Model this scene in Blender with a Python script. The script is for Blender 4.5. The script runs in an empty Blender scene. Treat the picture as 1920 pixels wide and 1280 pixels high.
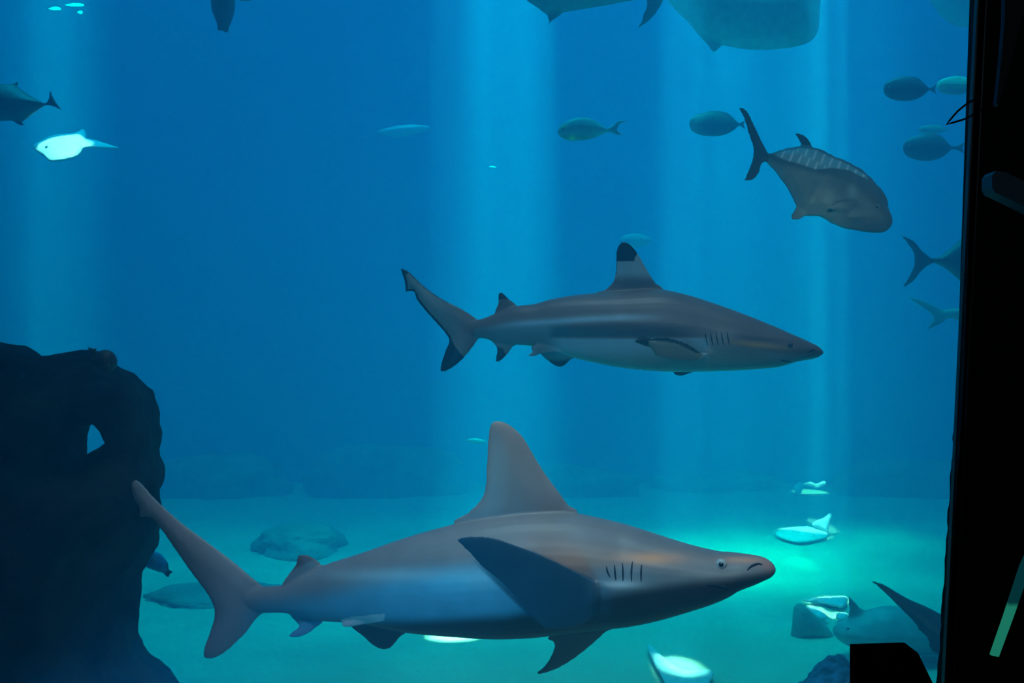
import bpy, bmesh, math, random
import numpy as np
from mathutils import Vector, Matrix, noise
from mathutils.geometry import delaunay_2d_cdt, tessellate_polygon

scene = bpy.context.scene
COL = scene.collection
IMG_W, IMG_H = 1920, 1280
F = 1663.0            # focal length in pixels of the 1920 px wide frame
CAM_Z = 2.1           # eye height above the tank floor

# ------------------------------------------------------------------ camera
cam_data = bpy.data.cameras.new('camera')
cam_data.sensor_width = 36.0
cam_data.lens = 36.0 * F / IMG_W
cam_data.clip_start = 0.02
cam_data.clip_end = 200
cam = bpy.data.objects.new('camera', cam_data)
cam.location = (0, 0, CAM_Z)
cam.rotation_euler = (math.radians(90), 0, 0)
COL.objects.link(cam)
scene.camera = cam

# ------------------------------------------------------------------ world, exposure
world = bpy.data.worlds.new('dark_gallery')
scene.world = world
world.use_nodes = True
world.node_tree.nodes['Background'].inputs['Color'].default_value = (0.0, 0.004, 0.008, 1)
world.node_tree.nodes['Background'].inputs['Strength'].default_value = 0.06

vs = scene.view_settings
vs.view_transform = 'Standard'
vs.look = 'None'
vs.gamma = 1.0
vs.use_curve_mapping = False
vs.exposure = 0.0
cy = scene.cycles
cy.use_denoising = True
cy.max_bounces = 8
cy.diffuse_bounces = 3
cy.glossy_bounces = 2
cy.transmission_bounces = 4
cy.volume_bounces = 2
cy.transparent_max_bounces = 12
cy.sample_clamp_indirect = 6
cy.use_light_tree = True

# ------------------------------------------------------------------ lights
def area(name, loc, sx, sy, power, color, spread=180.0, rot=(0, 0, 0)):
    l = bpy.data.lights.new(name, 'AREA')
    l.shape = 'RECTANGLE'
    l.size, l.size_y = sx, sy
    l.energy = power
    l.color = color
    l.spread = math.radians(spread)
    o = bpy.data.objects.new(name, l)
    o.location = loc
    o.rotation_euler = rot
    COL.objects.link(o)
    return o

# daylight through the roof over the far part of the tank
area('skylight', (0.0, 9.0, 7.43), 14, 6.0, 740, (0.0, 0.49, 1.0), 76)
# the brighter opening whose light lies on the sand to the right of the middle
area('skylight_open', (0.9, 7.2, 7.42), 2.8, 2.0, 46, (0.0, 0.80, 1.0), 52)
# added fill lights, out of view, for the sharks and the trevally
area('near_fill', (0.2, 2.6, 5.2), 2.4, 0.6, 8.0, (0.76, 0.76, 1.0), 46)
area('window_fill', (0.15, 1.2, 3.35), 2.0, 0.25, 3.7, (0.84, 0.74, 0.90), 50, (math.radians(42), 0, 0))
area('window_fill', (1.55, 1.2, 3.6), 0.8, 0.2, 1.1, (0.8, 0.85, 1.0), 36, (math.radians(74), 0, 0))
side = area('blue_side_fill', (-0.72, 1.3, 1.42), 0.3, 0.3, 1.5, (0.0, 0.52, 1.0), 70)  # unseen fill added to turn the shark flanks blue
side.rotation_euler = Vector((0.75, 1.5, 0.0)).to_track_quat('-Z', 'Y').to_euler()
# daylight falling straight down through gaps in the roof
def shaft(px, dist, wpx, depth, power, color=(0.0, 0.90, 1.0), spread=7, shape='RECTANGLE'):
    o = area('light_shaft', ((px - 960) / F * dist, dist, 7.4), wpx / F * dist, depth, power, color, spread)
    o.data.shape = shape
shaft(955, 8.2, 140, 1.2, 32)
shaft(930, 9.5, 130, 1.0, 18)
shaft(1005, 9.8, 60, 1.0, 5)
shaft(1335, 8.2, 130, 1.4, 24, spread=18)
shaft(1440, 8.8, 210, 1.8, 44, spread=20)
shaft(1352, 7.9, 12, 0.4, 1.2, spread=3)
shaft(1500, 8.4, 16, 0.4, 1.2, spread=3)
shaft(905, 8.4, 22, 0.4, 2.0, spread=3)
shaft(1030, 8.1, 12, 0.4, 1.0, spread=3)
shaft(1318, 7.6, 14, 0.4, 1.2, spread=3)
shaft(1262, 7.7, 22, 0.4, 1.2, spread=3)
shaft(1390, 7.9, 18, 0.4, 1.0, spread=3)
shaft(1640, 9.5, 80, 1.0, 9, spread=12)
shaft(100, 8.4, 120, 1.3, 28, spread=6)
# small gaps: sharp bright pools on the sand and stones
def pool(px, py, wpx, hpx, power, dist=None, color=(0.45, 0.9, 0.95), spread=1.0):
    d = dist or CAM_Z * F / (py - 640.0)
    dep = CAM_Z * F / (py - hpx / 2 - 640.0) - CAM_Z * F / (py + hpx / 2 - 640.0) if dist is None else hpx
    o = area('roof_gap', ((px - 960) / F * d, d, 7.4), wpx / F * d, dep, power, color, spread)
    o.data.shape = 'ELLIPSE'
pool(1506, 1000, 92, 24, 6)
pool(1542, 984, 30, 30, 2.5)
pool(1520, 914, 60, 0.5, 8, dist=12.32)
pool(1276, 1256, 84, 54, 4)
pool(850, 1192, 90, 16, 5)
pool(1550, 1127, 78, 16, 4)
pool(1534, 1148, 30, 18, 2)
pool(1580, 1156, 22, 12, 1.5)
pool(112, 0, 110, 0.5, 5, dist=7.25)

# ------------------------------------------------------------------ helpers
def P(px, py, d):
    """the point seen at pixel (px, py) of the 1920x1280 frame, d metres into the tank"""
    return Vector(((px - 960.0) / F * d, d, CAM_Z - (py - 640.0) / F * d))

def new_mat(name):
    m = bpy.data.materials.new(name)
    m.use_nodes = True
    nt = m.node_tree
    nt.nodes.clear()
    out = nt.nodes.new('ShaderNodeOutputMaterial')
    return m, nt, out

def N(nt, kind, **kw):
    n = nt.nodes.new(kind)
    for k, v in kw.items():
        if hasattr(n, k):
            setattr(n, k, v)
        else:
            n.inputs[k].default_value = v
    return n

def plain(name, color, rough=0.6, spec=0.3, mottling=0.25, scale=6.0, bump=0.0, bscale=40.0, color2=None):
    m, nt, out = new_mat(name)
    b = N(nt, 'ShaderNodeBsdfPrincipled')
    b.inputs['Roughness'].default_value = rough
    b.inputs['Specular IOR Level'].default_value = spec
    tc = N(nt, 'ShaderNodeTexCoord')
    nz = N(nt, 'ShaderNodeTexNoise')
    nz.inputs['Scale'].default_value = scale
    nz.inputs['Detail'].default_value = 6
    nt.links.new(tc.outputs['Object'], nz.inputs['Vector'])
    r = N(nt, 'ShaderNodeValToRGB')
    c2 = color2 or tuple(c * (1 - mottling) for c in color)
    r.color_ramp.elements[0].position = 0.35
    r.color_ramp.elements[0].color = (*c2, 1)
    r.color_ramp.elements[1].position = 0.65
    r.color_ramp.elements[1].color = (*color, 1)
    nt.links.new(nz.outputs['Fac'], r.inputs['Fac'])
    nt.links.new(r.outputs['Color'], b.inputs['Base Color'])
    if bump:
        n2 = N(nt, 'ShaderNodeTexNoise')
        n2.inputs['Scale'].default_value = bscale
        n2.inputs['Detail'].default_value = 8
        nt.links.new(tc.outputs['Object'], n2.inputs['Vector'])
        bp = N(nt, 'ShaderNodeBump')
        bp.inputs['Strength'].default_value = bump
        bp.inputs['Distance'].default_value = 0.05
        nt.links.new(n2.outputs['Fac'], bp.inputs['Height'])
        nt.links.new(bp.outputs['Normal'], b.inputs['Normal'])
    nt.links.new(b.outputs['BSDF'], out.inputs['Surface'])
    return m

def skin_mat(name, rough=0.5, spec=0.4, mottle=0.12, scale=18.0):
    """animal skin: the colour pattern sits in the mesh as 'pattern', broken up by fine noise"""
    m, nt, out = new_mat(name)
    b = N(nt, 'ShaderNodeBsdfPrincipled')
    b.inputs['Roughness'].default_value = rough
    b.inputs['Specular IOR Level'].default_value = spec
    at = N(nt, 'ShaderNodeAttribute', attribute_name='pattern')
    tc = N(nt, 'ShaderNodeTexCoord')
    nz = N(nt, 'ShaderNodeTexNoise')
    nz.inputs['Scale'].default_value = scale
    nz.inputs['Detail'].default_value = 8
    nt.links.new(tc.outputs['Object'], nz.inputs['Vector'])
    mr = N(nt, 'ShaderNodeMapRange')
    mr.inputs['To Min'].default_value = 1 - mottle * 2
    mr.inputs['To Max'].default_value = 1 + mottle * 2
    nt.links.new(nz.outputs['Fac'], mr.inputs['Value'])
    mx = N(nt, 'ShaderNodeMix', data_type='RGBA', blend_type='MULTIPLY')
    mx.inputs['Factor'].default_value = 1
    nt.links.new(at.outputs['Color'], mx.inputs[6])
    nt.links.new(mr.outputs['Result'], mx.inputs[7])
    nt.links.new(mx.outputs[2], b.inputs['Base Color'])
    nt.links.new(b.outputs['BSDF'], out.inputs['Surface'])
    return m

def link_mesh(name, verts, faces, mat, parent=None, smooth=True):
    me = bpy.data.meshes.new(name)
    me.from_pydata([tuple(v) for v in verts], [], [tuple(f) for f in faces])
    bm = bmesh.new(); bm.from_mesh(me)
    bmesh.ops.recalc_face_normals(bm, faces=bm.faces)
    bm.to_mesh(me); bm.free()
    me.polygons.foreach_set('use_smooth', [smooth] * len(me.polygons))
    if mat: me.materials.append(mat)
    o = bpy.data.objects.new(name, me)
    COL.objects.link(o)
    if parent is not None: o.parent = parent
    return o

def tag(o, label, cat, group=None, kind=None):
    o['label'] = label
    o['category'] = cat
    if group: o['group'] = group
    if kind: o['kind'] = kind
    return o

def structure(o):
    o['kind'] = 'structure'
    return o

def empty(name, loc, label, cat, group=None):
    o = bpy.data.objects.new(name, None)
    o.empty_display_size = 0.1
    o.location = loc
    COL.objects.link(o)
    return tag(o, label, cat, group)

def adopt(o, root):
    """make o a child of root without moving it"""
    o.data.transform(Matrix.Translation(-root.location))
    o.parent = root

def box(name, lo, hi, mat, parent=None, bevel=0.0):
    bm = bmesh.new()
    bmesh.ops.create_cube(bm, size=1)
    for v in bm.verts:
        v.co = Vector([lo[i] + (v.co[i] + 0.5) * (hi[i] - lo[i]) for i in range(3)])
    if bevel:
        bmesh.ops.bevel(bm, geom=bm.edges[:], offset=bevel, segments=2, affect='EDGES')
    me = bpy.data.meshes.new(name)
    bm.to_mesh(me); bm.free()
    me.materials.append(mat)
    o = bpy.data.objects.new(name, me)
    COL.objects.link(o)
    if parent is not None: o.parent = parent
    return o

def catmull(pts, per=6, closed=True):
    """smooth a closed outline; a point given as (x, y, 1) stays a sharp corner"""
    out = []
    n = len(pts)
    rng = range(n) if closed else range(n - 1)
    for i in rng:
        p1, p2 = pts[i], pts[(i + 1) % n]
        p0 = pts[i - 1] if (closed or i > 0) else p1
        p3 = pts[(i + 2) % n] if (closed or i + 2 < n) else p2
        s1, s2 = len(p1) > 2, len(p2) > 2
        a, b, c, d = [np.array(p[:2], float) for p in (p0, p1, p2, p3)]
        m1 = (c - b) * 0.6 if s1 else (c - a) * 0.5
        m2 = (c - b) * 0.6 if s2 else (d - b) * 0.5
        L = np.linalg.norm(c - b)
        for m in (m1, m2):
            l = np.linalg.norm(m)
            if l > L * 1.2: m *= L * 1.2 / l
        for k in range(per):
            t = k / per
            h = (2*t**3 - 3*t**2 + 1) * b + (t**3 - 2*t**2 + t) * m1 + (-2*t**3 + 3*t**2) * c + (t**3 - t**2) * m2
            out.append((float(h[0]), float(h[1])))
    if not closed: out.append(tuple(pts[-1][:2]))
    return out

def poly_dist(q, poly):
    """signed distance of points q (n,2) to a closed polygon, positive inside"""
    q = np.asarray(q, float); p = np.asarray(poly, float)
    a = p; b = np.roll(p, -1, 0)
    best = np.full(len(q), 1e9); inside = np.zeros(len(q), bool)
    for i in range(len(p)):
        ab = b[i] - a[i]; aq = q - a[i]
        t = np.clip((aq @ ab) / max(ab @ ab, 1e-9), 0, 1)
        best = np.minimum(best, np.hypot(*(aq - t[:, None] * ab).T))
        cond = (a[i, 1] > q[:, 1]) != (b[i, 1] > q[:, 1])
        if abs(b[i, 1] - a[i, 1]) > 1e-9:
            xi = a[i, 0] + (q[:, 1] - a[i, 1]) * ab[0] / ab[1]
            inside ^= cond & (q[:, 0] < xi)
    return np.where(inside, best, -best)

def smooth01(x, a, b):
    t = np.clip((x - a) / (b - a), 0, 1)
    return t * t * (3 - 2 * t)

def slab(outline, depth, thick, edge=None, step=8.0, per=6, min_th=0.0022, power=0.5):
    """A solid fin or body from its side outline (pixels of the 1920 frame). depth: metres or f(x, y) -> metres.
    thick: greatest half thickness in metres, reached edge pixels inside the rim. Returns verts, faces."""
    poly = catmull(outline, per)
    p = np.array(poly)
    n = len(p)
    lo, hi = p.min(0), p.max(0)
    gx = np.arange(lo[0] + step / 2, hi[0], step); gy = np.arange(lo[1] + step / 2, hi[1], step)
    g = np.array([(x + (step / 2 if j % 2 else 0), y) for j, y in enumerate(gy) for x in gx])
    if len(g):
        dd = poly_dist(g, p)
        g = g[dd > step * 0.45]
    pts = [Vector(q) for q in p] + [Vector(q) for q in g]
    vo, _, fo, *_ = delaunay_2d_cdt(pts, [], [list(range(n))], 1, 1e-5)
    v2 = np.array([(v.x, v.y) for v in vo])
    dist = np.maximum(poly_dist(v2, p), 0)
    if edge is None: edge = dist.max()
    h = thick * np.clip(dist / edge, 0, 1)
    h = thick * np.power(np.clip(dist / edge, 0, 1), power)
    h = np.maximum(h, min_th)
    dep = depth if callable(depth) else (lambda x, y: depth)
    front, back = [], []
    for (x, y), t in zip(v2, h):
        d = dep(x, y)
        e = 1.0
        cx = (dep(x + e, y) - dep(x - e, y)) / (2 * e) * F / d
        cz = (dep(x, y - e) - dep(x, y + e)) / (2 * e) * F / d
        nv = Vector((cx, -1, cz)).normalized()
        q = P(x, y, d)
        front.append(q + nv * t); back.append(q - nv * t)
    m = len(v2)
    faces = [tuple(f) for f in fo] + [tuple(i + m for i in reversed(f)) for f in fo]
    cnt = {}
    for f in fo:
        for a, b in zip(f, list(f[1:]) + [f[0]]):
            cnt[(a, b)] = 1
    for (a, b) in list(cnt):
        if (b, a) not in cnt:
            faces.append((b, a, a + m, b + m))
    return front + back, faces

def loft(stations, depth, nseg=28, sub=5):
    """A body from stations (px, top py, bottom py, half width in metres[, exponent]); smooth along its length.
    depth: metres or f(px)."""
    dep = depth if callable(depth) else (lambda x: depth)
    st = np.array([list(s) + [1.0] * (5 - len(s)) for s in stations], float)
    # resample with a smooth curve
    rows = []
    n = len(st)
    for i in range(n - 1):
        p0 = st[max(i - 1, 0)]; p1 = st[i]; p2 = st[i + 1]; p3 = st[min(i + 2, n - 1)]
        for k in range(sub):
            t = k / sub
            dx = p2[0] - p1[0]
            m1 = (p2 - p0) / (p2[0] - p0[0] + 1e-9) * dx if i > 0 else (p2 - p1)
            m2 = (p3 - p1) / (p3[0] - p1[0] + 1e-9) * dx if i + 2 < n else (p2 - p1)
            rows.append((2*t**3-3*t**2+1)*p1 + (t**3-2*t**2+t)*m1 + (-2*t**3+3*t**2)*p2 + (t**3-t**2)*m2)
    rows.append(st[-1])
    verts, faces = [], []
    for r in rows:
        px, top, bot, hw, ex = r
        d = dep(px)
        c = P(px, (top + bot) / 2, d)
        hz = abs(bot - top) / 2 / F * d
        for k in range(nseg):
            a = 2 * math.pi * k / nseg
            ca, sa = math.cos(a), math.sin(a)
            s = lambda v: math.copysign(abs(v) ** ex, v)
            verts.append(c + Vector((0, -s(ca) * max(hw, 0.0005), s(sa) * max(hz, 0.0005))))
    nr = len(rows)
    for i in range(nr - 1):
        for k in range(nseg):
            k2 = (k + 1) % nseg
            faces.append((i*nseg+k, i*nseg+k2, (i+1)*nseg+k2, (i+1)*nseg+k))
    faces.append(tuple(range(nseg)))
    faces.append(tuple((nr-1)*nseg + k for k in reversed(range(nseg))))
    return verts, faces

def fuse(name, pieces, mat, voxel, smooth_iter=4, pattern=None, root=None, remesh=True):
    """join solids into ONE continuous surface; pattern(px, py, co, nrm) -> (n,3) albedo"""
    verts, faces = [], []
    for v, f in pieces:
        o = len(verts)
        verts += list(v); faces += [tuple(i + o for i in q) for q in f]
    ob = link_mesh(name, verts, faces, mat)
    if remesh:
        md = ob.modifiers.new('r', 'REMESH')
        md.mode = 'VOXEL'; md.voxel_size = voxel; md.use_smooth_shade = True
        if smooth_iter:
            sm = ob.modifiers.new('s', 'SMOOTH'); sm.factor = 0.5; sm.iterations = smooth_iter
        dg = bpy.context.evaluated_depsgraph_get()
        me = bpy.data.meshes.new_from_object(ob.evaluated_get(dg), depsgraph=dg)
        old = ob.data
        ob.modifiers.clear()
        ob.data = me
        bpy.data.meshes.remove(old)
        me.name = name
        me.materials.clear(); me.materials.append(mat)
    me = ob.data
    me.polygons.foreach_set('use_smooth', [True] * len(me.polygons))
    if pattern is not None:
        n = len(me.vertices)
        co = np.empty(n * 3, np.float32); me.vertices.foreach_get('co', co); co = co.reshape(-1, 3).astype(float)
        nr = np.empty(n * 3, np.float32); me.vertex_normals.foreach_get('vector', nr); nr = nr.reshape(-1, 3)
        px = co[:, 0] / co[:, 1] * F + 960; py = 640 - (co[:, 2] - CAM_Z) / co[:, 1] * F
        c = pattern(px, py, co, nr)
        c4 = np.ones((n, 4), np.float32); c4[:, :3] = np.clip(c, 0, 1)
        ca = me.color_attributes.new('pattern', 'FLOAT_COLOR', 'POINT')
        ca.data.foreach_set('color', c4.ravel())
    if root is not None: adopt(ob, root)
    return ob

def sphere(name, c, r, mat, root=None, scale=(1, 1, 1), seg=20):
    bm = bmesh.new()
    bmesh.ops.create_uvsphere(bm, u_segments=seg, v_segments=seg // 2, radius=r)
    for v in bm.verts:
        v.co = Vector((v.co.x * scale[0], v.co.y * scale[1], v.co.z * scale[2])) + Vector(c)
    me = bpy.data.meshes.new(name); bm.to_mesh(me); bm.free()
    me.polygons.foreach_set('use_smooth', [True] * len(me.polygons))
    me.materials.append(mat)
    o = bpy.data.objects.new(name, me); COL.objects.link(o)
    if root is not None: adopt(o, root)
    return o

def tube(name, pts, radii, mat, root=None, seg=8):
    verts, faces = [], []
    pts = [Vector(p) for p in pts]
    if not hasattr(radii, '__len__'): radii = [radii] * len(pts)
    for i, p in enumerate(pts):
        t = (pts[min(i + 1, len(pts) - 1)] - pts[max(i - 1, 0)]).normalized()
        a = t.cross(Vector((0, 1, 0.01))).normalized(); b = t.cross(a)
        for k in range(seg):
            q = 2 * math.pi * k / seg
            verts.append(p + (a * math.cos(q) + b * math.sin(q)) * radii[i])
    for i in range(len(pts) - 1):
        for k in range(seg):
            k2 = (k + 1) % seg
            faces.append((i*seg+k, i*seg+k2, (i+1)*seg+k2, (i+1)*seg+k))
    faces.append(tuple(range(seg))); faces.append(tuple((len(pts)-1)*seg+k for k in reversed(range(seg))))
    o = link_mesh(name, verts, faces, mat)
    if root is not None: adopt(o, root)
    return o

def first_hit(ob, px, py):
    """the point of ob seen at a pixel (ob's mesh in world space)"""
    o = Vector((0, 0, CAM_Z)); d = (P(px, py, 1.0) - o).normalized()
    off = ob.parent.location if ob.parent else Vector()
    ok, loc, nrm, _ = ob.ray_cast(o - off, d)
    return (loc + off, nrm) if ok else (None, None)

# ------------------------------------------------------------------ the tank
sand = plain('pale_sand', (0.86, 0.80, 0.52), rough=0.9, spec=0.1, mottling=0.22, scale=1.2, bump=0.5, bscale=9)
tank_blue = plain('blue_painted_wall', (0.06, 0.20, 0.36), rough=0.9, spec=0.05, mottling=0.15, scale=0.35)
far_rock = plain('far_rock', (0.14, 0.22, 0.18), rough=0.95, spec=0.05, mottling=0.5, scale=1.5, bump=0.5)
dark_rock = plain('dark_rock', (0.06, 0.055, 0.04), rough=0.95, spec=0.15, color2=(0.006, 0.007, 0.007), scale=5, bump=1.0, bscale=14)
black = plain('matt_black_paint', (0.006, 0.006, 0.007), rough=0.6, spec=0.25)

XL, XR, YB, ZT = -9.0, 8.0, 13.2, 7.5
YW = 1.12     # back of the viewing window: where the water starts

def terrain(x, y):
    h = 0.025 * noise.noise(Vector((x * 0.7, y * 0.7, 3.1))) + 0.02 * noise.noise(Vector((x * 2.3, y * 2.3, 1.1)))
    return h
nx, ny = 120, 90
vv, ff = [], []
for j in range(ny + 1):
    for i in range(nx + 1):
        x = XL + (XR - XL) * i / nx; y = YW + (YB - YW) * j / ny
        vv.append((x, y, terrain(x, y)))
for j in range(ny):
    for i in range(nx):
        a = j * (nx + 1) + i
        ff.append((a, a + 1, a + nx + 2, a + nx + 1))
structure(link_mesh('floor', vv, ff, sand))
# sand colour darkened towards the back, in place of weaker light there
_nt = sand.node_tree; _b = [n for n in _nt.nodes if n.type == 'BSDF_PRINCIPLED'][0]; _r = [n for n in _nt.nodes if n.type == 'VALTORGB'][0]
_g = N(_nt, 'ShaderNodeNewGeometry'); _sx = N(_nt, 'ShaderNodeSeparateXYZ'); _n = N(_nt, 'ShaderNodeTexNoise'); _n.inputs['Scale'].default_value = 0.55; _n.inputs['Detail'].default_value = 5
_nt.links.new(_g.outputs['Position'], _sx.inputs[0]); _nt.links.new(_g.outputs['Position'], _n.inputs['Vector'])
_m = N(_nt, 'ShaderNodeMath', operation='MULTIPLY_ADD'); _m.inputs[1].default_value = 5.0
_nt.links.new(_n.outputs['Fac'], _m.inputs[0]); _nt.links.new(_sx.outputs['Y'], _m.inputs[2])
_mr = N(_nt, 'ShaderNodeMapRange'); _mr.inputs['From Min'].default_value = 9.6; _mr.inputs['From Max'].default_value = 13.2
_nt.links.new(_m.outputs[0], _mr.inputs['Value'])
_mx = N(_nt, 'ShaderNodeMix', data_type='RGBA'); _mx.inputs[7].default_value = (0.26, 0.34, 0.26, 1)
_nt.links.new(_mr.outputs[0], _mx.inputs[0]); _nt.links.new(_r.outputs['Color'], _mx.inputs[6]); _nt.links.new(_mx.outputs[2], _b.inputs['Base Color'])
structure(box('wall_back', (XL, YB, -0.2), (XR, YB + 0.2, ZT + 0.1), tank_blue))
structure(box('wall_left', (XL - 0.2, YW, -0.2), (XL, YB + 0.2, ZT + 0.1), tank_blue))
structure(box('wall_right', (XR, YW, -0.2), (XR + 0.2, YB + 0.2, ZT + 0.1), tank_blue))
structure(box('ceiling', (XL - 0.2, YW - 0.3, ZT), (XR + 0.2, YB + 0.2, ZT + 0.15), black))

m, nt, out = new_mat('hazy_blue_water')
SS, SA = (0.004, 0.072, 0.130), (0.20, 0.035, 0.010)
ds = max(SS); da = max(SA) * 1.02
sc_ = N(nt, 'ShaderNodeVolumeScatter'); sc_.inputs['Color'].default_value = (*[s / ds for s in SS], 1)
sc_.inputs['Density'].default_value = ds; sc_.inputs['Anisotropy'].default_value = 0.0
ab_ = N(nt, 'ShaderNodeVolumeAbsorption'); ab_.inputs['Color'].default_value = (*[1 - s / da for s in SA], 1)
ab_.inputs['Density'].default_value = da
ad_ = N(nt, 'ShaderNodeAddShader')
nt.links.new(sc_.outputs[0], ad_.inputs[0]); nt.links.new(ab_.outputs[0], ad_.inputs[1])
nt.links.new(ad_.outputs[0], out.inputs['Volume'])
water_box = box('tank_water', (XL + 0.01, YW + 0.005, -0.4), (XR - 0.01, YB - 0.01, ZT - 0.02), m)
tag(water_box, 'hazy blue water filling the whole tank behind the window', 'water', kind='stuff')

# ------------------------------------------------------------------ rocks
def craggy(ob, amp, scale, seed=0.0):
    me = ob.data
    me.update()
    n = len(me.vertices)
    nr = np.empty(n * 3, np.float32); me.vertex_normals.foreach_get('vector', nr); nr = nr.reshape(-1, 3)
    for i, v in enumerate(me.vertices):
        p = v.co * scale + Vector((seed, seed * 0.7, -seed))
        h = noise.fractal(p, 0.8, 2.1, 5) + 0.5 * abs(noise.noise(p * 3.1))
        v.co += Vector(nr[i]) * float(h) * amp
    me.update()

def boulder(name, px0, px1, pytop, d, mat, seed, label, deep=0.6, flat=0.6):
    """a stone resting on the sand, as wide as px0..px1 and as high as pytop at distance d"""
    rx = (px1 - px0) / 2 / F * d; cx = ((px0 + px1) / 2 - 960) / F * d
    top = CAM_Z - (pytop - 640) / F * d
    bm = bmesh.new(); bmesh.ops.create_icosphere(bm, subdivisions=5, radius=1)
    for v in bm.verts:
        q = Vector(v.co)
        h = 1 + 0.22 * noise.fractal(q * 1.3 + Vector((seed, 0, seed)), 0.8, 2.0, 5)
        q.z = math.copysign(abs(q.z) ** flat, q.z)
        v.co = Vector((q.x * rx * h, q.y * deep * h, q.z * top * (0.6 + 0.4 * h)))
    me = bpy.data.meshes.new(name); bm.to_mesh(me); bm.free()
    me.polygons.foreach_set('use_smooth', [True] * len(me.polygons)); me.materials.append(mat)
    o = bpy.data.objects.new(name, me); o.location = (cx, d, -0.02); COL.objects.link(o)
    tag(o, label, 'rock')
    return o

# the big pierced rock on the left
rock_out = [(-330, 640), (-60, 632), (0, 640), (30, 646), (60, 665), (95, 664), (130, 656), (165, 656), (215, 690), (250, 712), (270, 745),
            (273, 785), (286, 812), (277, 850), (288, 890), (287, 930), (292, 970), (286, 1010), (268, 1060), (250, 1088),
            (250, 1130), (243, 1170), (250, 1222), (262, 1242), (284, 1258), (312, 1284), (360, 1400), (370, 1690), (-330, 1690)]
hole = [(158, 813), (170, 809), (180, 816), (191, 830), (188, 839), (175, 840), (166, 846), (151, 848), (153, 828)]
def rock_slab():
    D0 = 3.45
    poly = catmull(rock_out, 4); p = np.array(poly); hp = np.array(hole, float)
    hp = (hp - hp.mean(0)) * 2.1 + hp.mean(0)
    gx = np.arange(-325, 372, 14.0); gy = np.arange(636, 1688, 14.0)
    g = np.array([(x, y) for y in gy for x in gx])
    g = g[(poly_dist(g, p) > 6) & (poly_dist(g, hp) < -5)]
    pts = [Vector(q) for q in list(p) + list(hp) + list(g)]
    n, k = len(p), len(hp)
    vo, _, fo, *_ = delaunay_2d_cdt(pts, [], [list(range(n)), list(range(n, n + k))], 1, 1e-5)
    v2 = np.array([(v.x, v.y) for v in vo])
    fo = [f for f in fo if poly_dist(v2[list(f)].mean(0)[None], hp)[0] < 0.5]
    dist = np.maximum(np.minimum(poly_dist(v2, p), -poly_dist(v2, hp) * 1.3), 0)
    h = 0.04 + 0.42 * np.sqrt(np.clip(dist / 170, 0, 1))
    fr = [P(x, y, D0 - t) for (x, y), t in zip(v2, h)]
    # keep the outline when the near face comes closer to the camera
    bk = [P(x, y, D0) + Vector((0, t, 0)) for (x, y), t in zip(v2, h)]
    m_ = len(v2)
    faces = [tuple(f) for f in fo] + [tuple(i + m_ for i in reversed(f)) for f in fo]
    cnt = {(a, b) for f in fo for a, b in zip(f, list(f[1:]) + [f[0]])}
    faces += [(b, a, a + m_, b + m_) for a, b in cnt if (b, a) not in cnt]
    return fr + bk, faces
big_rock = fuse('pierced_rock', [rock_slab()], dark_rock, 0.028, 3)
craggy(big_rock, 0.032, 3.2, 4.0)
tag(big_rock, 'huge dark craggy rock with a small see-through hole on the left', 'rock')

dim_rock = plain('weed_covered_rock', (0.16, 0.32, 0.50), rough=0.95, spec=0.1, color2=(0.05, 0.07, 0.08), scale=13, bump=0.8, bscale=20)
boulder('rock', 1486, 1660, 1232, 4.3, dim_rock, 12.0, 'mottled blue-grey rock at the bottom edge beside the black block', deep=0.4, flat=0.8)
for i, (a, b, t, d, s, lab) in enumerate([
        (270, 550, 850, 12.2, 1.1, 'low hazy reef rock against the back wall, right of the pierced rock'),
        (580, 860, 830, 12.2, 5.3, 'long hazy reef rock against the back wall above the big shark tail'),
        (905, 1200, 870, 12.2, 7.7, 'hazy reef rock against the back wall behind the tall dorsal fin'),
        (1235, 1470, 880, 12.7, 9.2, 'hazy reef rock against the back wall behind the sunlit patches'),
        (1560, 1860, 860, 12.2, 3.4, 'hazy reef rock against the back wall by the black window frame')]):
    boulder('reef_rock', a, b, t, d, far_rock, s, lab, deep=0.36)
pale_mound = plain('sandy_mound', (0.34, 0.46, 0.32), rough=0.95, spec=0.05, mottling=0.5, scale=1.5, bump=0.5)
boulder('rock', 480, 650, 975, 9.0, pale_mound, 6.1, 'dim rounded rock mound on the sand above the big shark tail stalk', deep=0.5, flat=0.8)
boulder('rock', 285, 560, 1095, 7.3, pale_mound, 8.8, 'low dim rock on the sand between the pierced rock and the lower tail lobe', deep=0.35, flat=0.8)

# ------------------------------------------------------------------ the sharks
shark_skin = skin_mat('shark_skin', rough=0.42, spec=0.5, mottle=0.12, scale=9)
dark_slit = plain('dark_slit', (0.03, 0.045, 0.06), rough=0.8, spec=0.1)
eye_white = plain('eye_silver', (0.55, 0.62, 0.62), rough=0.25, spec=0.6, mottling=0.1)
eye_black = plain('eye_black', (0.005, 0.005, 0.008), rough=0.1, spec=0.8)

def blend(c, col, w):
    w = np.clip(w, 0, 1)[:, None]
    return c * (1 - w) + np.array(col, float) * w

def band(v, lo, hi, soft):
    return smooth01(v, lo - soft, lo + soft) * (1 - smooth01(v, hi - soft, hi + soft))

def on_skin(body, pts, lift=0.0):
    out = []
    for px, py in pts:
        q, _ = first_hit(body, px, py)
        if q is None: continue
        out.append(q + (Vector((0, 0, CAM_Z)) - q).normalized() * lift)
    return out

def skin_line(name, body, root, pts, r, mat, lift=0.0):
    q = on_skin(body, catmull(pts, 5, closed=False), lift)
    if len(q) < 2: return None
    n = len(q)
    rad = [r * (0.25 + 0.75 * math.sin(math.pi * (i + 0.3) / (n - 0.4))) for i in range(n)]
    return tube(name, q, rad, mat, root, seg=6)

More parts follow.
